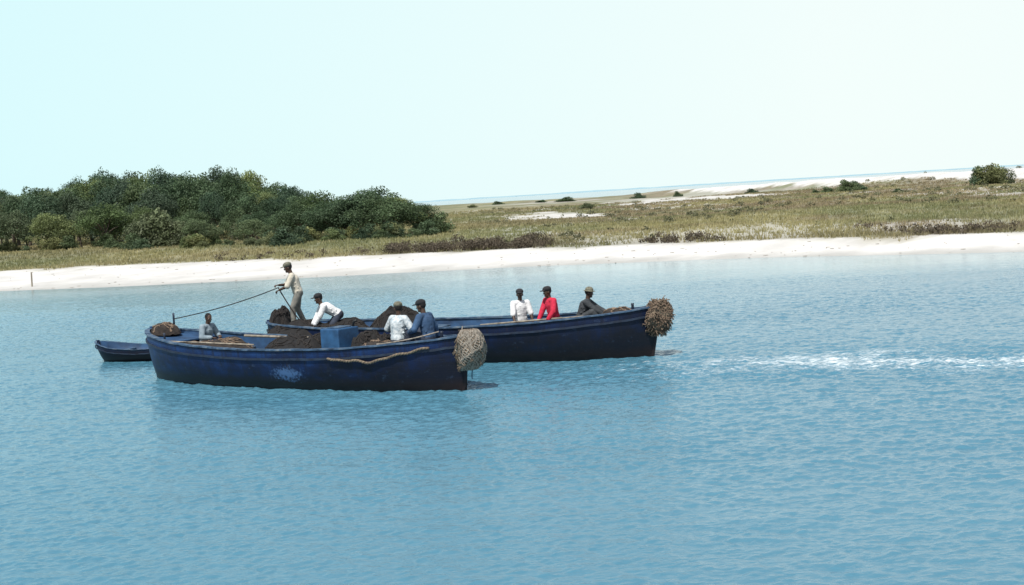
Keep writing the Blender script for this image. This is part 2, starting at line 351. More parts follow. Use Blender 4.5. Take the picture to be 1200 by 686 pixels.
def put_tree(k,x,y,hs,ws,label,rz,cat="tree",name="oak_tree",group="trees of the shore woodland",lib=None):
    lib=lib or TREES
    z=float(height(np.array([x]),np.array([y]))[0])-.1
    tr,cr=lib[k]
    e=bpy.data.objects.new(name,None); COL.objects.link(e); e.location=(x,y,z); e.rotation_euler=(0,0,rz); e.scale=(ws,ws,hs)
    e["label"]=label; e["category"]=cat; e["group"]=group
    for nm,mm in (("trunk",tr),("crown",cr)):
        o=bpy.data.objects.new(nm,mm); o.parent=e; COL.objects.link(o)
    return e
def e_of(px): return np.interp(px,[-150,0,60,120,170,230,290,312,330,360,390,440,480,505],[50,57,60,70,70,62,60,50,36,27,17,12,5,-4])
rng=np.random.default_rng(5)
for row,(dy,fac,step) in enumerate([(0,.52,34),(8,.74,32),(17,.90,32),(28,1.0,30),(42,1.0,32),(58,1.0,40)]):
    px=-30+row*9
    while px<500:
        fy=float(np.interp(px,[-150,0,200,330,450,510],[215,205,176,168,152,156]))
        y=fy+dy+rng.normal()*3; pxx=px+rng.normal()*7; x=(pxx-600)/1667*y
        if not (pxx>392):
            top=4.7+float(e_of(pxx))*y/1667
            gz=float(height(np.array([x]),np.array([y]))[0])
            hh=max((top-gz)*fac*(.76+.30*rng.random()),2.6)
            wdt=min(max(hh*1.05,4.5),9.5)*(.7+.45*rng.random())
            put_tree(int(rng.integers(0,8)),x,y,hh/8,wdt/9,"dense dark green live oak with rounded crown behind the beach",rng.random()*6.28)
        px+=step*(.8+.4*rng.random())
SHR=[make_tree(300+k,3,4,[(.095,.135,.070),(.140,.165,.085),(.078,.118,.066)][k],4200,.10,low=.05,nl=26,dome=True) for k in range(3)]
for (px,y,hh,wd_) in [(240,158,3.4,5),(300,152,3.0,5),(457,146,5.0,8.0),(430,150,5.3,8.5),(412,153,4.6,7),(472,150,4.6,7),(445,158,5.7,9),(395,152,4.6,7),(380,160,5.6,8),(360,158,4.8,7),(492,150,3.8,6),(20,188,6,8),(70,182,5.4,8),(130,176,5.8,8)]:
    x=(px-600)/1667*y; put_tree(4 if px in(70,240) else int(rng.integers(0,8)),x,y,hh/8,wd_/9,"low spreading green bushy tree at the edge of the wood",rng.random()*6.28)
for (px,y,hh,wd_) in [(188,164,5.6,7.5),(172,166,4.2,6),(206,163,4.0,5),(515,150,3.1,4.2)]:
    x=(px-600)/1667*y; put_tree(1 if px<300 else 0,x,y,hh/3,wd_/4,"tall rounded light green bush standing before the wood",rng.random()*6.28,"shrub","rounded_bush","scrub bushes along the wood",lib=SHR)
for (px,y,hh,wd_) in [(1155,246,4.6,5.6),(1168,244,4.7,6.4),(1181,246,3.8,4.8),(1000,268,3.2,5.2),(1011,270,2.5,4.6),(976,272,1.8,3.0),(962,274,1.3,2.4),(888,330,1.5,4),(801,390,2.0,3),(755,400,2.3,5),(668,470,2.0,8),(640,480,1.4,5),(694,250,1.6,3.5),(1060,230,1.0,3),(560,430,1.6,4),(590,520,2,6)]:
    x=(px-600)/1667*y
    put_tree(int(rng.integers(0,3)),x,y,hh/3,wd_/4,"low rounded green shrub alone on the sandy dune",rng.random()*6.28,"shrub","dune_shrub","shrubs dotted over the dunes",lib=SHR)
for k in range(64):
    px=rng.uniform(-10,550); fy=float(np.interp(px,[-150,0,200,330,450,560],[200,192,160,150,141,140]))
    y=fy+rng.normal()*3.5; x=(px-600)/1667*y; hh=rng.uniform(.7,2.3); 
    put_tree(int(rng.integers(0,3)),x,y,hh/3,hh*1.7/4,"low green scrub bush in front of the wood",rng.random()*6.28,"shrub","scrub_bush","scrub bushes along the wood",lib=SHR)
rng=np.random.default_rng(11)
def tufts(n,y0,y1,hmin,hmax,colf,mask,wk=.00045,blades=6,xr=.42):
    Y=y0+(y1-y0)*rng.random(n)**1.4; X=Y*rng.uniform(-xr,xr,n)*1.0
    keep=mask(X,Y); X=X[keep];Y=Y[keep]; n=len(X); Z=height(X,Y); c0=colf(X,Y)
    k=blades; X=np.repeat(X,k);Y=np.repeat(Y,k);Z=np.repeat(Z,k);c=np.repeat(c0,k,axis=0); m_=len(X)
    hh=rng.uniform(hmin,hmax,m_); a=rng.random(m_)*6.283; wv=Y*wk*(.6+.8*rng.random(m_)); off=rng.normal(size=(m_,2))*.22
    lean=rng.normal(size=(m_,2))*.35*hh[:,None]
    bx=X+off[:,0];by=Y+off[:,1]
    V=np.stack([np.stack([bx-np.cos(a)*wv,by-np.sin(a)*wv,Z-.05],1),np.stack([bx+np.cos(a)*wv,by+np.sin(a)*wv,Z-.05],1),np.stack([bx+lean[:,0],by+lean[:,1],Z+hh],1)],1)
    c=c*(.8+.4*rng.random(m_))[:,None]
    return V.reshape(-1,3),m_,np.repeat(c,3,axis=0)
def gm(X,Y):
    return (sandmask(X,Y)+ (vnoise(X*2,Y*2,3)-.5)*.4<.42)&(Y-shore(X)>4)
V,n_,c=tufts(52000,80,330,.10,.32,vegcol,gm)
add("grass",quads_mesh("grass",V,n_,M_grass,c,k=3),kind="stuff")
cs=[];rs=[]
rng=np.random.default_rng(12)
for k in range(560):
    px=rng.choice([rng.uniform(460,730),rng.uniform(250,1200),rng.uniform(760,1200)])
    r0=(px-600)/1667; y=100.
    for _ in range(8): 
        xx=r0*y; y=float(shore(np.array([xx]))[0]+np.interp(xx,WX,WW)+1.)
    y+=abs(rng.normal())*5; x=r0*y; r=rng.uniform(.15,.5)*(1.3 if 460<px<730 else .75)
    if vnoise(np.array([x*.25]),np.array([1.]),77)[0]<.30: continue
    z=float(height(np.array([x]),np.array([y]))[0]); cs.append((x,y,z+r*.45)); rs.append(r)
V,c=leaves(cs,rs,24000,.07,(.125,.098,.068),rng); add("beach_scrub",quads_mesh("beach_scrub",V,24000,M_leaf,c),kind="stuff")
cs=[];rs=[]
for k in range(460):
    y=rng.uniform(105,330); x=y*rng.uniform(-.02,.42); 
    if fbm(np.array([x*.06]),np.array([y*.03]),81,3)[0]<.47: continue
    r=rng.uniform(.2,.6); z=float(height(np.array([x]),np.array([y]))[0]); cs.append((x,y,z+r*.2)); rs.append(r)
V,c=leaves(cs,rs,18000,.11,(.130,.138,.085),rng); add("dune_scrub",quads_mesh("dune_scrub",V,18000,M_leaf,c),kind="stuff")
M_wrack=noise_simple("wrack",(.10,.08,.06),(.28,.23,.17),4,.95,.4)
V=[];F=[]
for k in range(170):
    x=rng.uniform(-42,32); s_=float(shore(np.array([x]))[0]); wv=float(np.interp(x,WX,WW)); y=s_+wv*rng.choice([.12,.5,.85])+rng.normal()*1.2
    z=float(height(np.array([x]),np.array([y]))[0]); a=rng.random()*6.28; l=rng.uniform(.05,.3)
    limb(V,F,(x,y,z+.01),(x+l*math.cos(a),y+l*math.sin(a),z+.02),.02,.01,5)
add("beach_wrack",new_mesh("beach_wrack",V,F,[M_wrack]),kind="stuff")

# ------------------------------------------------------------ tube / sweep helpers
def tube(V,F,pts,r,n=7,taper=None,closed=False):
    pts=[Vector(p) for p in pts]; b0=len(V); m_=len(pts)
    for i_,p in enumerate(pts):
        d=(pts[min(i_+1,m_-1)]-pts[max(i_-1,0)]).normalized(); u=d.cross(Vector((.13,.21,.97)))
        if u.length<1e-3: u=d.cross(Vector((1,0,0)))
        u.normalize(); v_=d.cross(u); rr=r if taper is None else r*taper(i_/(m_-1))
        for k in range(n):
            a=2*math.pi*k/n; V.append(tuple(p+rr*(u*math.cos(a)+v_*math.sin(a))))
    for i_ in range(m_-1):
        for k in range(n): F.append((b0+i_*n+k,b0+i_*n+(k+1)%n,b0+(i_+1)*n+(k+1)%n,b0+(i_+1)*n+k))
    F.append(tuple(b0+k for k in range(n))[::-1]); F.append(tuple(b0+(m_-1)*n+k for k in range(n)))
def beveled(name,dims,matl,bev=.02,seg=2):
    bm=bmesh.new(); bmesh.ops.create_cube(bm,size=1)
    for v_ in bm.verts: v_.co=Vector((v_.co.x*dims[0],v_.co.y*dims[1],v_.co.z*dims[2]))
    bmesh.ops.bevel(bm,geom=bm.edges[:],offset=bev,segments=seg,affect='EDGES',profile=.5)
    me=bpy.data.meshes.new(name); bm.to_mesh(me); bm.free(); me.materials.append(matl); return me

# ------------------------------------------------------------ boats
class Boat:
    def __init__(s,name,L_,B,zm,br,sr,loc,yaw,hullmat,label,cat="boat",draft=.4,rk=.03,small=False):
        s.L=L_;s.B=B;s.zm=zm;s.br=br;s.sr=sr;s.draft=draft;s.rk=rk
        e=bpy.data.objects.new(name,None); COL.objects.link(e); e.location=(loc[0],loc[1],0); e.rotation_euler=(0,0,yaw)
        e["label"]=label; e["category"]=cat; s.e=e; s.mw=Matrix.Translation((loc[0],loc[1],0))@Matrix.Rotation(yaw,4,'Z'); s.yaw=yaw
        ns=61; na=15
        S_=[math.sin(p) for p in np.linspace(-math.pi/2,math.pi/2,ns)]
        A_=list(np.linspace(-math.pi/2,math.pi/2,na*2-1))
        def surf(inset):
            V=[];F=[]
            for u in S_:
                for a_ in A_: V.append(s.pt(u,a_,inset))
            m_=len(A_)
            for i_ in range(ns-1):
                for j in range(m_-1):
                    F.append((i_*m_+j,(i_+1)*m_+j,(i_+1)*m_+j+1,i_*m_+j+1))
            return V,F
        V,F=surf(0); 
        add("hull",new_mesh("hull",V,[f[::-1] for f in F],[hullmat],True),e)
        V,F=surf(.06); V=[(v[0],v[1],v[2]+.03) for v in V]
        add("inner_planking",new_mesh("inner_planking",V,F,[M_inner],True),e)
        k=.55 if small else 1
        s.rail("gunwale",-.10*k,.045*k,.035,.075*k,M_rail); 
        s.rail("rub_rail",-.01,.035*k,-.22*k,-.165*k,M_rub)
        for sg,nm in ((1,"stem_post"),(-1,"stern_post")):
            V=[];hw=.05*k
            for tt in np.linspace(0,1,9):
                p=s.pt(sg,math.pi/2*tt,0); z=p[2]+(.12*k if tt==1 else 0)
                for (dx,dy) in ((-.10,-hw),(.035*k,-hw*.6),(.035*k,hw*.6),(-.10,hw)): V.append((p[0]+dx*sg,dy,z))
            F=[]
            for i_ in range(8):
                for j in range(4): F.append((i_*4+j,i_*4+(j+1)%4,(i_+1)*4+(j+1)%4,(i_+1)*4+j))
            F.append((32,33,34,35)); F.append((3,2,1,0)); add(nm,new_mesh(nm,V,F,[hullmat]),e)
    def half(s,u):
        return s.B/2*((1-max(u,0)**2.3)**.72 if u>0 else (1-(-u)**3.0)**.62)
    def zg(s,u): return s.zm+s.br*max(u,0)**2.2+s.sr*max(-u,0)**2.2
    def pt(s,u,a_,inset=0):
        zk=-s.draft+s.draft*.5*abs(u)**8; zg=s.zg(u); b_=max(s.half(u)-inset,0)
        sa=abs(math.sin(a_)); y=math.copysign(b_*sa**(.75+.45*abs(u)**3),a_) if a_ else 0
        tz=1-math.cos(a_); z=zk+(zg-zk)*tz
        x=(s.L/2-inset)*u*(1-s.rk*(1-tz)*abs(u)**3)
        return (x,y,z)
    def half_at(s,u,z,inset=.09):
        zk=-s.draft+s.draft*.5*abs(u)**8; zg=s.zg(u); t_=(z-zk)/(zg-zk)
        if t_<=0: return .01
        a_=math.acos(max(-1,min(1,1-t_))); return max(s.pt(u,a_,inset)[1],.01)
    def rail(s,nm,o_in,o_out,z0,z1,matl):
        US=[math.sin(p) for p in np.linspace(-math.pi/2,math.pi/2,61)]
        loop=[(s.L/2*u,-s.half(u),s.zg(u)) for u in US]+[(s.L/2*u,s.half(u),s.zg(u)) for u in US[::-1]][1:-1]
        n_=len(loop);V=[];F=[]
        for i_ in range(n_):
            a=Vector(loop[i_-1]);b_=Vector(loop[(i_+1)%n_]);p=Vector(loop[i_]); d=(b_-a);d.z=0
            if d.length<1e-6: d=Vector((0,1,0))
            d.normalize(); nn=Vector((d.y,-d.x,0))
            jit=.005*math.sin(i_*1.7)+.005*math.sin(i_*.6)
            for (o,z) in ((o_in,z0),(o_out,z0),(o_out,z1),(o_in,z1)): q=p+nn*(o); V.append((q.x,q.y,p.z+z+jit))
        for i_ in range(n_):
            j=(i_+1)%n_
            for k in range(4): F.append((i_*4+k,j*4+k,j*4+(k+1)%4,i_*4+(k+1)%4))
        add(nm,new_mesh(nm,V,F,[matl]),s.e)
    def deck(s,nm,u0,u1,dz,matl,zabs=None,th=.04):
        V=[];F=[];US=np.linspace(u0,u1,14)
        for u in US:
            z=zabs if zabs is not None else s.zg(u)+dz; b_=s.half_at(u,z-th)
            V+=[(s.L/2*u*.985,-b_,z),(s.L/2*u*.985,b_,z),(s.L/2*u*.985,-b_,z-th),(s.L/2*u*.985,b_,z-th)]
        for i_ in range(13):
            a=i_*4;c_=a+4; F+=[(a,a+1,c_+1,c_)[::-1],(a+2,a+3,c_+3,c_+2),(a,c_,c_+2,a+2)[::-1],(a+1,a+3,c_+3,c_+1)[::-1]]
        F+=[(0,2,3,1)[::-1],(52,53,55,54)[::-1]]
        add(nm,new_mesh(nm,V,F,[matl]),s.e)
    def thwart(s,u,drop=.30,wd=.26):
        z=s.zg(u)-drop; b_=s.half_at(u,z-.05)
        add("thwart",beveled("thwart",(wd,2*b_,.05),M_rail,.012),s.e,loc=(s.L/2*u,0,z))
    def W(s,x,y,z): return s.mw@Vector((x,y,z))

near=Boat("fishing_boat",12.0,2.9,1.02,.28,.36,(-5.97,38.5),math.atan2(-7.2,9.55),M_hullA,"long navy-blue wooden fishing boat with rope fender on its bow")
far=Boat("fishing_boat",12.8,3.0,1.02,.34,.16,(-1.8,42.0),math.atan2(-5,11.8),M_hullB,"dark navy wooden seine boat carrying men and nets, shaggy rope bow",rk=.05)
for o in (near.e,far.e): o["group"]="open wooden seine boats"
for b_ in (near,far):
    b_.deck("floorboards",-.84,.84,0,M_floor,zabs=.20)
    b_.deck("foredeck",.72,.97,-.06,M_inner)
    b_.deck("stern_deck",-.97,-.72,-.06,M_inner)
    for u in (-.5,-.12,.32,.58): b_.thwart(u)
skiff=Boat("skiff",4.0,1.75,.38,.14,.26,(-12.2,47.5),R(-14),M_hullC,"small dark blue rowing skiff floating behind the fishing boat",draft=.12,rk=.14,small=True)
skiff.thwart(0,.14,.2); skiff.thwart(-.5,.12,.2)

eb=add("engine_box",beveled("engine_box",(.66,.80,1.12),M_box,.03),near.e,loc=(1.55,.15,.94))
add("hatch",beveled("hatch",(.42,.5,.03),M_rail,.01),eb,loc=(0,0,.575))
V=[];F=[];tube(V,F,[(0,0,.55),(0,0,.64),(.05,0,.70),(.13,0,.72)],.035,9); add("exhaust_pipe",new_mesh("exhaust_pipe",V,F,[M_shoe],True),eb,loc=(.22,.31,0))
eb2=add("engine_box",beveled("engine_box",(1.1,1.0,.75),M_inner,.03),far.e,loc=(-.9,0,.55))
add("lid",beveled("lid",(1.16,1.06,.05),M_rail,.02),eb2,loc=(0,0,.405))
def bitt(b_,x,y,z,h,r=.05):
    V=[];F=[];tube(V,F,[(0,0,0),(0,0,h*.8),(0,0,h*.82),(0,0,h)],r,10,taper=lambda t_:1 if t_<.75 else 1.15); add("mooring_post",new_mesh("mooring_post",V,F,[M_rub],True),b_.e,loc=(x,y,z))
bitt(near,-5.25,.25,1.25,.62,.03); bitt(near,5.2,0,1.15,.3,.04); bitt(far,5.6,0,1.2,.3,.04); bitt(near,-4.5,-.75,1.0,.4,.03)

def pole(b_,p0,p1,r,label,matl=M_wood,name="oar",blade=True):
    V=[];F=[]; P0=b_.W(*p0);P1=b_.W(*p1); d=P1-P0
    tube(V,F,[(0,0,0),tuple(d*.5),tuple(d*.8)],r,8)
    if blade:
        dn=d.normalized(); sd=dn.cross(Vector((0,0,1))).normalized(); up=sd.cross(dn)
        b0=len(V)
        for tt,wd in ((.78,.02),(.84,.06),(.92,.08),(1.0,.07)):
            c_=d*tt
            for sa,sb in ((-1,-1),(1,-1),(1,1),(-1,1)): V.append(tuple(c_+sd*wd*sa+up*.012*sb))
        for i_ in range(3):
            for k in range(4): F.append((b0+i_*4+k,b0+i_*4+(k+1)%4,b0+i_*4+4+(k+1)%4,b0+i_*4+4+k))
        F.append((b0+12,b0+13,b0+14,b0+15))
    add(name,new_mesh(name,V,F,[matl],True),loc=P0,label=label,cat="oar")
pole(near,(-.6,-.95,1.14),(-4.2,-1.0,1.20),.022,"long bare wooden oar lying along the blue boat's side")
pole(near,(-2.2,.2,1.24),(.4,.8,1.12),.035,"grey wooden oar resting across the thwarts of the boat")
pole(far,(1.2,-.7,1.05),(4.3,-.55,1.22),.028,"wooden oar lying inside the dark seine boat")

def hull_rope():
    V=[];F=[];pts=[]
    for tt in np.linspace(0,1,70):
        u=.42+.46*tt; sag=.17+.16*math.sin(math.pi*min(tt*1.15,1))**1.2-.02*tt+.028*math.sin(tt*17)*(1-tt*.4)+.016*math.sin(tt*31+1)
        zt=near.zg(u)-sag
        a_=math.acos(max(-1,min(1,1-(zt+near.draft)/(near.zg(u)+near.draft)))); p=near.pt(u,-a_)
        pts.append(near.W(p[0],p[1]-.065,p[2]))
    o=pts[0].copy()
    for k in range(3):
        q=[]
        for i_,p in enumerate(pts):
            ph=i_*1.1+k*2.094; q.append(tuple(p-o+Vector((0,0,1))*.017*math.sin(ph)+Vector((-.6,-.8,0))*.017*math.cos(ph)))
        tube(V,F,q,.021,7)
    add("mooring_rope",new_mesh("mooring_rope",V,F,[M_rope],True),loc=o,label="thick twisted brown rope draped in waves along the blue hull",cat="rope")
hull_rope()

# ------------------------------------------------------------ bow fenders
def net_fender(loc,yaw):
    e=bpy.data.objects.new("bow_fender",None); COL.objects.link(e); e.location=loc; e.rotation_euler=(0,0,yaw); e.scale=(.95,.95,.95)
    e["label"]="bulky woven grey rope fender hanging over the blue boat's bow"; e["category"]="fender"
    rg=np.random.default_rng(3); V=[];F=[]
    def P(th,ph,r=1.0):
        w_=math.sin(math.pi*(.12+.76*ph))**.62
        lump=1+.08*math.sin(th*3+ph*7)+.06*math.sin(th*5-ph*9)
        return (.35*w_*math.cos(th)*r*lump+.10*math.sin(ph*3)-.10*ph, .42*w_*math.sin(th)*r*lump, .50-1.04*ph)
    n1,n2=36,22
    for j in range(n2+1):
        for i_ in range(n1): V.append(P(2*math.pi*i_/n1,j/n2,.965))
    for j in range(n2):
        for i_ in range(n1): F.append((j*n1+i_,(j+1)*n1+i_,(j+1)*n1+(i_+1)%n1,j*n1+(i_+1)%n1))
    F.append(tuple(range(n1))); F.append(tuple(n2*n1+k for k in range(n1))[::-1])
    add("rope_core",new_mesh("rope_core",V,F,[M_rope],True),e)
    V=[];F=[]
    for sg in (1,-1):
        for k in range(34):
            pts=[P(2*math.pi*k/34+sg*tt*2.6+.14*math.sin(tt*11+k),tt,1.0+.03*math.sin(tt*60+k*3*sg)) for tt in np.linspace(0,1,44)]; tube(V,F,pts,.013,5)
    add("netting",new_mesh("netting",V,F,[M_ropeg],True),e)
    V=[];F=[]
    for k in range(330):
        th=rg.uniform(2.6,4.6) if k<250 else rg.uniform(0,6.28); ph=rg.uniform(.0,.92); p=Vector(P(th,ph,1.0)); d=Vector((math.cos(th)*.6-.2,math.sin(th)*.7,-.5-rg.random())).normalized(); l=rg.uniform(.04,.12)
        q=p+d*l*.5+Vector(rg.normal(size=3)*.02); tube(V,F,[p,q,q+Vector((0,0,-l*.6))+Vector(rg.normal(size=3)*.02)],.011,4)
    add("frayed_ends",new_mesh("frayed_ends",V,F,[M_rope],True),e)
net_fender(near.W(6.10,-.02,1.02),near.yaw)
def mop_fender(loc,yaw):
    e=bpy.data.objects.new("bow_fender",None); COL.objects.link(e); e.location=loc; e.rotation_euler=(0,0,yaw)
    e["label"]="shaggy tan frayed rope fender wrapped round the dark bow"; e["category"]="fender"
    rg=np.random.default_rng(4); V=[];F=[]
    def Q(th,ph): 
        w_=math.sin(math.pi*(.10+.80*ph))**.85*(1+.12*math.sin(th*4+ph*6)+.07*math.sin(th*7-ph*9)); return Vector((.35*w_*math.cos(th)-.10*ph,.43*w_*math.sin(th),.38-.96*ph))
    n1,n2=30,16
    for j in range(n2+1):
        for i_ in range(n1): V.append(tuple(Q(2*math.pi*i_/n1,j/n2)*.97))
    for j in range(n2):
        for i_ in range(n1): F.append((j*n1+i_,(j+1)*n1+i_,(j+1)*n1+(i_+1)%n1,j*n1+(i_+1)%n1))
    F.append(tuple(range(n1))); F.append(tuple(n2*n1+k for k in range(n1))[::-1])
    add("rope_core",new_mesh("rope_core",V,F,[M_rope],True),e)
    V=[];F=[]
    for k in range(1100):
        th=rg.uniform(0,6.283); ph=rg.random()
        p=Q(th,ph); o_=Vector((math.cos(th),math.sin(th),rg.uniform(-.6,.8))).normalized()
        l=rg.uniform(.03,.10); q=p+o_*l*.45+Vector(rg.normal(size=3)*.03); r_=q+Vector((o_.x*.2,o_.y*.2,-.7))*l*.8+Vector(rg.normal(size=3)*.03)
        tube(V,F,[p,q,r_],.012,4)
    add("frayed_strands",new_mesh("frayed_strands",V,F,[M_ropet],True),e)
mop_fender(far.W(6.38,0,1.20),far.yaw)

# ------------------------------------------------------------ net piles
def net_pile(loc,a,b_,h,seed,matl,label,yaw=0,loops=26):
    rg=np.random.default_rng(seed); e=bpy.data.objects.new("net_pile",None); COL.objects.link(e); e.location=loc; e.rotation_euler=(0,0,yaw)
    e["label"]=label; e["category"]="fishing net"; e["group"]="seine nets heaped in the boats"
    V=[];F=[];n1,n2=84,30
    def P(th,r):
        r=min(max(r,0.),1.)
        nz=float(fbm(np.array([3+math.cos(th)*r*2.0+seed]),np.array([3+math.sin(th)*r*2.0]),seed,2)[0])
        nz2=float(fbm(np.array([9+math.cos(th)*r*6+seed]),np.array([9+math.sin(th)*r*6]),seed+3,2)[0])
        z=h*(1-r**4)*(.6+.7*nz)+(nz2-.5)*.16*h+.025*h*math.sin(22*r+4*nz*6)
        k=1+.25*(nz-.5); return (a*r*math.cos(th)*k,b_*r*math.sin(th)*k,z)
    for j in range(n2+1):
        for i_ in range(n1): V.append(P(2*math.pi*i_/n1,max(j/n2,.001)))
    for j in range(n2):
        for i_ in range(n1): F.append((j*n1+i_,(j+1)*n1+i_,(j+1)*n1+(i_+1)%n1,j*n1+(i_+1)%n1))
    add("netting",new_mesh("netting",V,F,[matl],True),e)
    V=[];F=[]
    for k in range(loops):
        th=rg.uniform(0,6.28); r=rg.uniform(.1,.8); l=rg.uniform(.3,1.3); pts=[]
        for tt in np.linspace(0,1,12):
            p=P(th+l*tt+.2*math.sin(tt*9+k),r+.2*math.sin(tt*5+k)); pts.append((p[0],p[1],p[2]+.015))
        tube(V,F,pts,rg.uniform(.010,.020),5)
    add("net_rope",new_mesh("net_rope",V,F,[M_netr if matl is M_net else M_ropet],True),e)
net_pile(far.W(-5.98,.05,.88),.44,.50,.80,1,M_net,"dark tarred seine net heaped on the boat's stern",far.yaw,30)
net_pile(far.W(-4.9,-.60,.62),1.30,.95,.60,2,M_net,"black seine net spread over the side of the dark boat",far.yaw,30)
net_pile(far.W(-3.3,-.60,.60),1.3,1.05,.60,3,M_net,"black seine net draped over the gunwale of the dark boat",far.yaw,30)
net_pile(far.W(-1.75,-.2,.60),.95,1.15,.86,5,M_net,"black seine net heaped amidships in the dark boat",far.yaw,36)
net_pile(near.W(2.5,.35,.6),.6,.7,.70,6,M_net,"dark net heap beside the blue engine box",near.yaw)
net_pile(near.W(-.1,.25,.6),1.25,1.0,.60,7,M_net,"dark net bundle lying abaft the blue engine box",near.yaw)
net_pile(near.W(-3.1,.0,.6),1.5,1.0,.50,8,M_netb,"dark brown seine net lying low in the blue boat",near.yaw,loops=14)
net_pile(near.W(-5.45,.05,1.27),.52,.44,.32,9,M_netb,"small brown heap of net on the blue boat's stern",near.yaw,loops=14)
net_pile(far.W(5.2,-.1,1.20),.50,.36,.17,10,M_netb,"low tan coil of net on the dark boat's foredeck",far.yaw,loops=14)
net_pile(near.W(3.4,-.3,.75),.7,.6,.42,12,M_netb,"tangled brown net beneath the seated men",near.yaw,loops=12)

# ------------------------------------------------------------ people
def capsule(V,F,p0,p1,r0,r1,wd=None,fx=1,fy=1,n=14,k=5):
    p0=Vector(p0);p1=Vector(p1);d=p1-p0; L_=d.length
    d=d.normalized() if L_>1e-6 else Vector((0,0,1))
    e1=Vector(wd) if wd is not None else d.cross(Vector((.2,.31,.93)))
    if wd is not None: e1=e1-d*e1.dot(d)
    if e1.length<1e-4: e1=d.cross(Vector((1,.1,0)))
    e1.normalize(); e2=d.cross(e1); b0=len(V); rings=[]
    for i_ in range(k+1): a=math.pi/2*i_/k; rings.append((p0-d*r0*min(fx,fy,1)*math.cos(a),r0*math.sin(a)))
    for i_ in range(k+1): a=math.pi/2*i_/k; rings.append((p1+d*r1*min(fx,fy,1)*math.sin(a),r1*math.cos(a)))
    for (c_,r) in rings:
        r=max(r,1e-4)
        for j in range(n): a=2*math.pi*j/n; V.append(tuple(c_+e1*r*fx*math.cos(a)+e2*r*fy*math.sin(a)))
    m_=len(rings)
    for i_ in range(m_-1):
        for j in range(n): F.append((b0+i_*n+j,b0+i_*n+(j+1)%n,b0+(i_+1)*n+(j+1)%n,b0+(i_+1)*n+j))
    F.append(tuple(b0+j for j in range(n))[::-1]);F.append(tuple(b0+(m_-1)*n+j for j in range(n)))
def ellipsoid(V,F,c,rx,ry,rz,M3=None,n=16):
    b0=len(V);k=10;c=Vector(c)
    for i_ in range(k+1):
        a=math.pi*i_/k; 
        for j in range(n):
            t_=2*math.pi*j/n; p=Vector((rx*max(math.sin(a),1e-3)*math.cos(t_),ry*max(math.sin(a),1e-3)*math.sin(t_),rz*math.cos(a)))
            if M3 is not None: p=M3@p
            V.append(tuple(c+p))
    for i_ in range(k):
        for j in range(n): F.append((b0+i_*n+j,b0+(i_+1)*n+j,b0+(i_+1)*n+(j+1)%n,b0+i_*n+(j+1)%n))
    F.append(tuple(b0+j for j in range(n)));F.append(tuple(b0+k*n+j for j in range(n))[::-1])
def fuse(name,V,F,voxel,matl,smooth=3):
    me=new_mesh("tmp",V,F); o=bpy.data.objects.new("tmp",me); COL.objects.link(o)
    r=o.modifiers.new("r",'REMESH'); r.mode='VOXEL'; r.voxel_size=voxel; r.use_smooth_shade=True
    if smooth:
        s_=o.modifiers.new("s",'SMOOTH'); s_.factor=.5; s_.iterations=smooth
    dg=bpy.context.evaluated_depsgraph_get(); dg.update()
    m2=bpy.data.meshes.new_from_object(o.evaluated_get(dg)); m2.name=name
    bpy.data.objects.remove(o); bpy.data.meshes.remove(me)
    m2.materials.clear(); m2.materials.append(matl)
    m2.polygons.foreach_set("use_smooth",np.ones(len(m2.polygons),dtype=bool)); return m2
def ik(a,t_,l1,l2,hint):
    a=Vector(a);t_=Vector(t_);d=t_-a;L_=d.length
    mx=(l1+l2)*.995
    if L_>mx: t_=a+d*(mx/L_); d=t_-a; L_=mx
    if L_<abs(l1-l2)+.05: L_=abs(l1-l2)+.05
    dn=d.normalized(); x=(l1*l1-l2*l2+L_*L_)/(2*L_); h_=math.sqrt(max(l1*l1-x*x,0))
    hv=Vector(hint); hv=hv-dn*hv.dot(dn); hv.normalize()
    return a+dn*x+hv*h_, t_
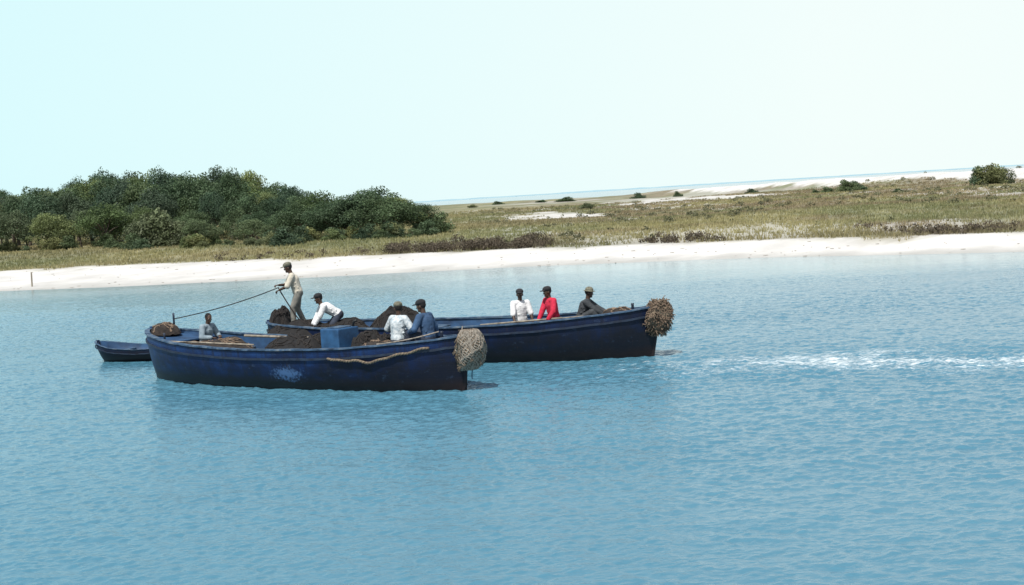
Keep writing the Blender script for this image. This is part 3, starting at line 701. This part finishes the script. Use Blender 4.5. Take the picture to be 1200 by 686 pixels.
def person(loc,yaw,pel,lean,handL,handR,footL,footR,shirt,trou,label,scale=1.,head_yaw=0,head_pitch=0,cap=None,capkind="cap",long_sleeve=True,side=0,curl=1.0,kneehint=(1,0,.2)):
    pel=Vector(pel); up=Vector((math.sin(lean),math.sin(side),math.cos(lean))).normalized(); lat=Vector((0,1,0)); fwd=lat.cross(up).normalized()
    chest=pel+up*.36+fwd*-.01; neck=pel+up*.53; sh=[pel+up*.475+lat*.195*sg for sg in (1,-1)]
    hips=[pel+lat*.09*sg-up*.02 for sg in (1,-1)]
    hp=lean*.35+head_pitch; hu=Vector((math.sin(hp),0,math.cos(hp))); hd=neck+hu*.175+Vector((math.cos(head_yaw),math.sin(head_yaw),0))*.02
    Rh=Matrix.Rotation(head_yaw,3,'Z')@Matrix.Rotation(hp,3,'Y')
    arms=[];legs=[]
    for i_,(t_,sg) in enumerate(((handL,1),(handR,-1))):
        arms.append(ik(sh[i_],t_,.30,.265,(-.5,sg*.9,-.6)))
    for i_,(t_,sg) in enumerate(((footL,1),(footR,-1))):
        kh=Vector(kneehint)+Vector((0,sg*.25,0)); legs.append(ik(hips[i_],Vector(t_)+Vector((0,0,.08)),.44,.42,kh))
    V=[];F=[]
    capsule(V,F,pel,pel+up*.06,.165,.155,lat,1.0,.70); capsule(V,F,pel+up*.10,chest,.150,.180,lat,1,.68); capsule(V,F,chest,pel+up*.42,.180,.15,lat,1,.64)
    capsule(V,F,sh[0],sh[1],.060,.060); capsule(V,F,pel+up*.45,neck,.11,.064,lat,1,.8); capsule(V,F,neck,neck+hu*.12,.060,.056)
    def Hh(x,y,z): return hd+Rh@Vector((x,y,z))*1.06
    ellipsoid(V,F,Hh(0,0,.02),.104,.082,.111,Rh); ellipsoid(V,F,Hh(.028,0,-.055),.066,.059,.070,Rh)
    capsule(V,F,Hh(.088,0,.012),Hh(.108,0,-.022),.010,.016); capsule(V,F,Hh(.090,-.03,.030),Hh(.090,.03,.030),.012,.012)
    capsule(V,F,Hh(.086,-.018,-.058),Hh(.086,.018,-.058),.011,.011); ellipsoid(V,F,Hh(.078,0,-.093),.018,.022,.018,Rh)
    for sg in (1,-1): ellipsoid(V,F,Hh(-.005,.080*sg,-.005),.020,.010,.032,Rh); ellipsoid(V,F,Hh(.06,.04*sg,-.02),.026,.022,.022,Rh)
    for i_,sg in ((0,1),(1,-1)):
        el,ha=arms[i_]; capsule(V,F,sh[i_],el,.058,.046); capsule(V,F,el,ha,.046,.030)
        d=(ha-el).normalized(); side_=d.cross(Vector((0,0,1)))
        if side_.length<.2: side_=Vector((1,0,0))
        side_.normalize(); nn=side_.cross(d)
        if nn.z<0: nn=-nn
        pn=-nn
        capsule(V,F,ha+d*.02,ha+d*.075,.034,.040,side_,1,.42)
        for j,(o_,ln) in enumerate(((-.033,.072),(-.011,.082),(.011,.078),(.033,.062))):
            b_=ha+d*.095+side_*o_; c1=.35*curl;c2=1.1*curl
            m1=b_+(d*math.cos(c1)+pn*math.sin(c1))*ln*.45; m2=m1+(d*math.cos(c2)+pn*math.sin(c2))*ln*.32; m3=m2+(d*math.cos(c2*1.6)+pn*math.sin(c2*1.6))*ln*.28
            capsule(V,F,b_,m1,.0098,.0092,n=8,k=3);capsule(V,F,m1,m2,.0092,.0086,n=8,k=3);capsule(V,F,m2,m3,.0086,.0078,n=8,k=3)
        ts=-sg; b_=ha+d*.035+side_*ts*.032; m1=b_+d*.028+side_*ts*.022+pn*.012; m2=m1+d*.030+pn*.012*curl
        capsule(V,F,b_,m1,.013,.011,n=8,k=3);capsule(V,F,m1,m2,.011,.009,n=8,k=3)
        kn,an=legs[i_]; capsule(V,F,hips[i_],kn,.088,.060); capsule(V,F,kn,kn*.6+an*.4,.058,.060); capsule(V,F,kn*.6+an*.4,an,.058,.040)
        capsule(V,F,an-Vector((.02,0,.045)),an+Vector((.15,0,-.05)),.034,.028)
    body=fuse("person",V,F,.0085,M_skin,1)
    root=add("person",body,loc=loc,rot=(0,0,yaw),scale=(scale,)*3,label=label,cat="person")
    g=.024
    V=[];F=[]
    capsule(V,F,pel+up*.03,pel+up*.10,.165+g,.155+g,lat,1,.76); capsule(V,F,pel+up*.10,chest,.155+g,.183+g,lat,1,.74); capsule(V,F,chest,pel+up*.42,.181+g,.152+g,lat,1,.68)
    capsule(V,F,sh[0],sh[1],.060+g,.060+g); capsule(V,F,pel+up*.43,pel+up*.50,.11+g,.072+g,lat,1,.8)
    for i_ in (0,1):
        el,ha=arms[i_]; capsule(V,F,sh[i_],el,.062+g,.054+g)
        if long_sleeve: capsule(V,F,el,el.lerp(ha,.88),.052+g,.034+g)
    for q in range(22):
        a=q*2.4; p=pel+up*(.06+.38*(q/22))+lat*math.cos(a)*.155+fwd*math.sin(a)*.115; capsule(V,F,p-lat*.05+up*.03,p+lat*.05-up*.02,.022,.015,n=8,k=3)
    add("shirt",fuse("shirt",V,F,.011,shirt,2),root)
    V=[];F=[]
    capsule(V,F,pel-up*.02,pel+up*.07,.168+.012,.160+.010,lat,1,.76)
    for i_ in (0,1):
        kn,an=legs[i_]; capsule(V,F,hips[i_],kn,.094+.012,.072+.012); capsule(V,F,kn,kn.lerp(an,.92),.074+.008,.062+.008)
    add("trousers",fuse("trousers",V,F,.012,trou,2),root)
    for i_ in (0,1):
        kn,an=legs[i_]; V=[];F=[]; capsule(V,F,an+Vector((-.02,0,-.035)),an+Vector((.15,0,-.045)),.046,.040,Vector((0,1,0)),1,.9); capsule(V,F,an-Vector((.005,0,.02)),an+Vector((-.005,0,.06)),.050,.050)
        add("shoe",fuse("shoe",V,F,.012,M_shoe,1),root)
    V=[];F=[]; ellipsoid(V,F,Hh(-.014,0,.035),.106,.089,.108,Rh); add("hair",fuse("hair",V,F,.012,M_hair,1),root)
    for sg in (1,-1):
        V=[];F=[]; ellipsoid(V,F,Hh(.083,.031*sg,.008),.010,.014,.008,Rh,n=10); add("eye",new_mesh("eye",V,F,[M_eye],True),root)
    if cap:
        V=[];F=[]
        if capkind=="cap":
            ellipsoid(V,F,Hh(-.002,0,.082),.122,.104,.078,Rh); ellipsoid(V,F,Hh(.125,0,.058),.080,.078,.014,Rh)
        else:
            ellipsoid(V,F,Hh(0,0,.09),.112,.100,.080,Rh); ellipsoid(V,F,Hh(0,0,.055),.165,.150,.018,Rh)
        add("cap" if capkind=="cap" else "hat",fuse("cap",V,F,.009,cap,1),root)
    return root
C_white=cloth("white cotton",(.60,.60,.60),(.78,.78,.78)); C_cream=cloth("cream cotton",(.45,.41,.33),(.62,.57,.48))
C_patt=cloth("patterned pale cotton",(.26,.33,.38),(.66,.69,.70),14); C_denim=cloth("blue denim",(.020,.045,.09),(.045,.10,.20)); C_red=cloth("red cotton",(.42,.012,.035),(.62,.025,.07))
C_dark=cloth("dark grey cotton",(.025,.03,.035),(.06,.065,.07)); C_steel=cloth("pale blue work shirt",(.14,.19,.23),(.26,.32,.36)); C_blk=cloth("black cap cloth",(.010,.010,.012),(.025,.025,.028)); C_camo=cloth("olive cap cloth",(.07,.07,.05),(.20,.19,.14),12)
C_navyt=cloth("dark work trousers",(.015,.02,.035),(.035,.045,.07)); C_khaki=cloth("khaki trousers",(.12,.12,.11),(.22,.21,.18))
P1=far.W(-5.20,-.20,1.10)
man1=person(P1,R(188),(-.06,0,.92),R(17),(.42,.12,1.02),(.44,-.10,1.14),(.10,.14,0),(-.18,-.14,0),C_cream,C_khaki,"man standing in tan shirt and khaki trousers hauling a line",scale=1.14,head_pitch=.15,cap=C_camo,long_sleeve=False)
person(far.W(-3.95,-.35,.50),R(196),(-.22,0,.84),R(58),(.50,.18,.56),(.50,-.18,.54),(0,.14,0),(-.05,-.14,0),C_white,C_navyt,"man in white shirt and dark cap stooping over the net",head_pitch=-.15,cap=C_blk,scale=1.12)
person(near.W(-4.05,.35,.86),R(-30),(0,0,.10),R(14),(.35,.18,.30),(.38,-.15,.28),(.42,.14,-.34),(.42,-.14,-.34),C_steel,C_navyt,"man in pale blue work shirt sitting low in the boat",head_yaw=R(-20),head_pitch=.1,scale=1.08)
person(near.W(3.42,.35,1.08),R(50),(0,0,.08),R(8),(.30,.30,.20),(.34,-.30,.18),(.44,.14,-.36),(.44,-.14,-.36),C_patt,C_navyt,"man in pale white-blue shirt and cap seated with back turned",head_yaw=R(60),cap=C_camo,long_sleeve=False,scale=1.15)
person(near.W(4.62,.20,1.17),R(150),(0,0,.08),R(12),(.36,.24,.22),(.10,-.50,.02),(.44,.14,-.3),(.44,-.14,-.3),C_denim,C_navyt,"man in blue denim shirt and dark cap seated on the foredeck",head_yaw=R(10),head_pitch=.1,cap=C_blk,scale=1.15)
person(far.W(2.15,.05,.14),R(-72),(0,0,.86),R(6),(.28,.26,.80),(.30,-.26,.82),(.04,.14,0),(0,-.14,0),C_white,C_navyt,"man in white shirt and black cap standing in the dark boat",head_yaw=R(-20),cap=C_blk,long_sleeve=False,scale=1.09)
person(far.W(3.30,-.18,.24),R(-150),(0,0,.86),R(14),(.36,.24,.84),(.36,-.22,.80),(.04,.14,0),(-.04,-.14,0),C_red,C_navyt,"man in bright red shirt standing in the dark boat",head_yaw=R(-10),head_pitch=.05,cap=C_blk,scale=1.08)
person(far.W(3.92,.30,.98),R(-12),(0,0,.10),R(24),(.66,.12,.24),(.64,-.16,.18),(.62,.14,-.12),(.62,-.14,-.12),C_dark,C_dark,"man in dark grey shirt and brimmed hat sitting leaning forward",head_pitch=.0,cap=C_camo,capkind="hat",scale=1.08)

# ------------------------------------------------------------ lines
def rope(name,pts,r,label,matl=M_rope,cat="rope",sag=0,n=28):
    p0=Vector(pts[0]);p1=Vector(pts[-1]); V=[];F=[];q=[]
    for tt in np.linspace(0,1,n): p=p0.lerp(p1,tt); p.z-=sag*4*tt*(1-tt); q.append(tuple(p-p0))
    tube(V,F,q,r,6); add(name,new_mesh(name,V,F,[matl],True),loc=p0,label=label,cat=cat)
MW1=Matrix.Translation(P1)@Matrix.Rotation(R(188),4,'Z')@Matrix.Scale(1.14,4)
hand=MW1@Vector((.48,.0,1.07))
rope("hauling_line",[hand,near.W(-5.25,.25,1.70)],.016,"dark line stretched from the standing man to the blue stern",M_netr,sag=.08)
rope("hauling_line",[hand+Vector((.02,0,.02)),far.W(-4.9,-.5,1.25)],.020,"dark line running down from the man's hands to the net",M_netr,sag=.05)
rope("tow_rope",[near.W(-5.95,0,1.3),skiff.W(1.9,0,.45)],.018,"thin tow rope between the blue boat and the skiff",M_rope,sag=.2)
rope("bow_rope",[near.W(5.2,-.1,1.45),near.W(3.9,-1.0,1.22)],.018,"thin rope lying across the blue boat's bow",M_ropeg,sag=.04)
rope("coupling_rope",[near.W(4.9,1.0,1.2),far.W(1.0,-1.5,1.1)],.018,"thin rope between the two boats",M_ropeg,sag=.12)
V=[];F=[];tube(V,F,[(0,0,-1),(0,0,0),(.03,0,.9),(.02,0,1.0)],.07,8,taper=lambda t_:1-.25*t_)
add("stake",new_mesh("stake",V,F,[M_wood],True),loc=(-36.2,107.5,.2),label="weathered wooden stake standing in the shallows by the beach",cat="post")
print("done",len(bpy.data.objects))
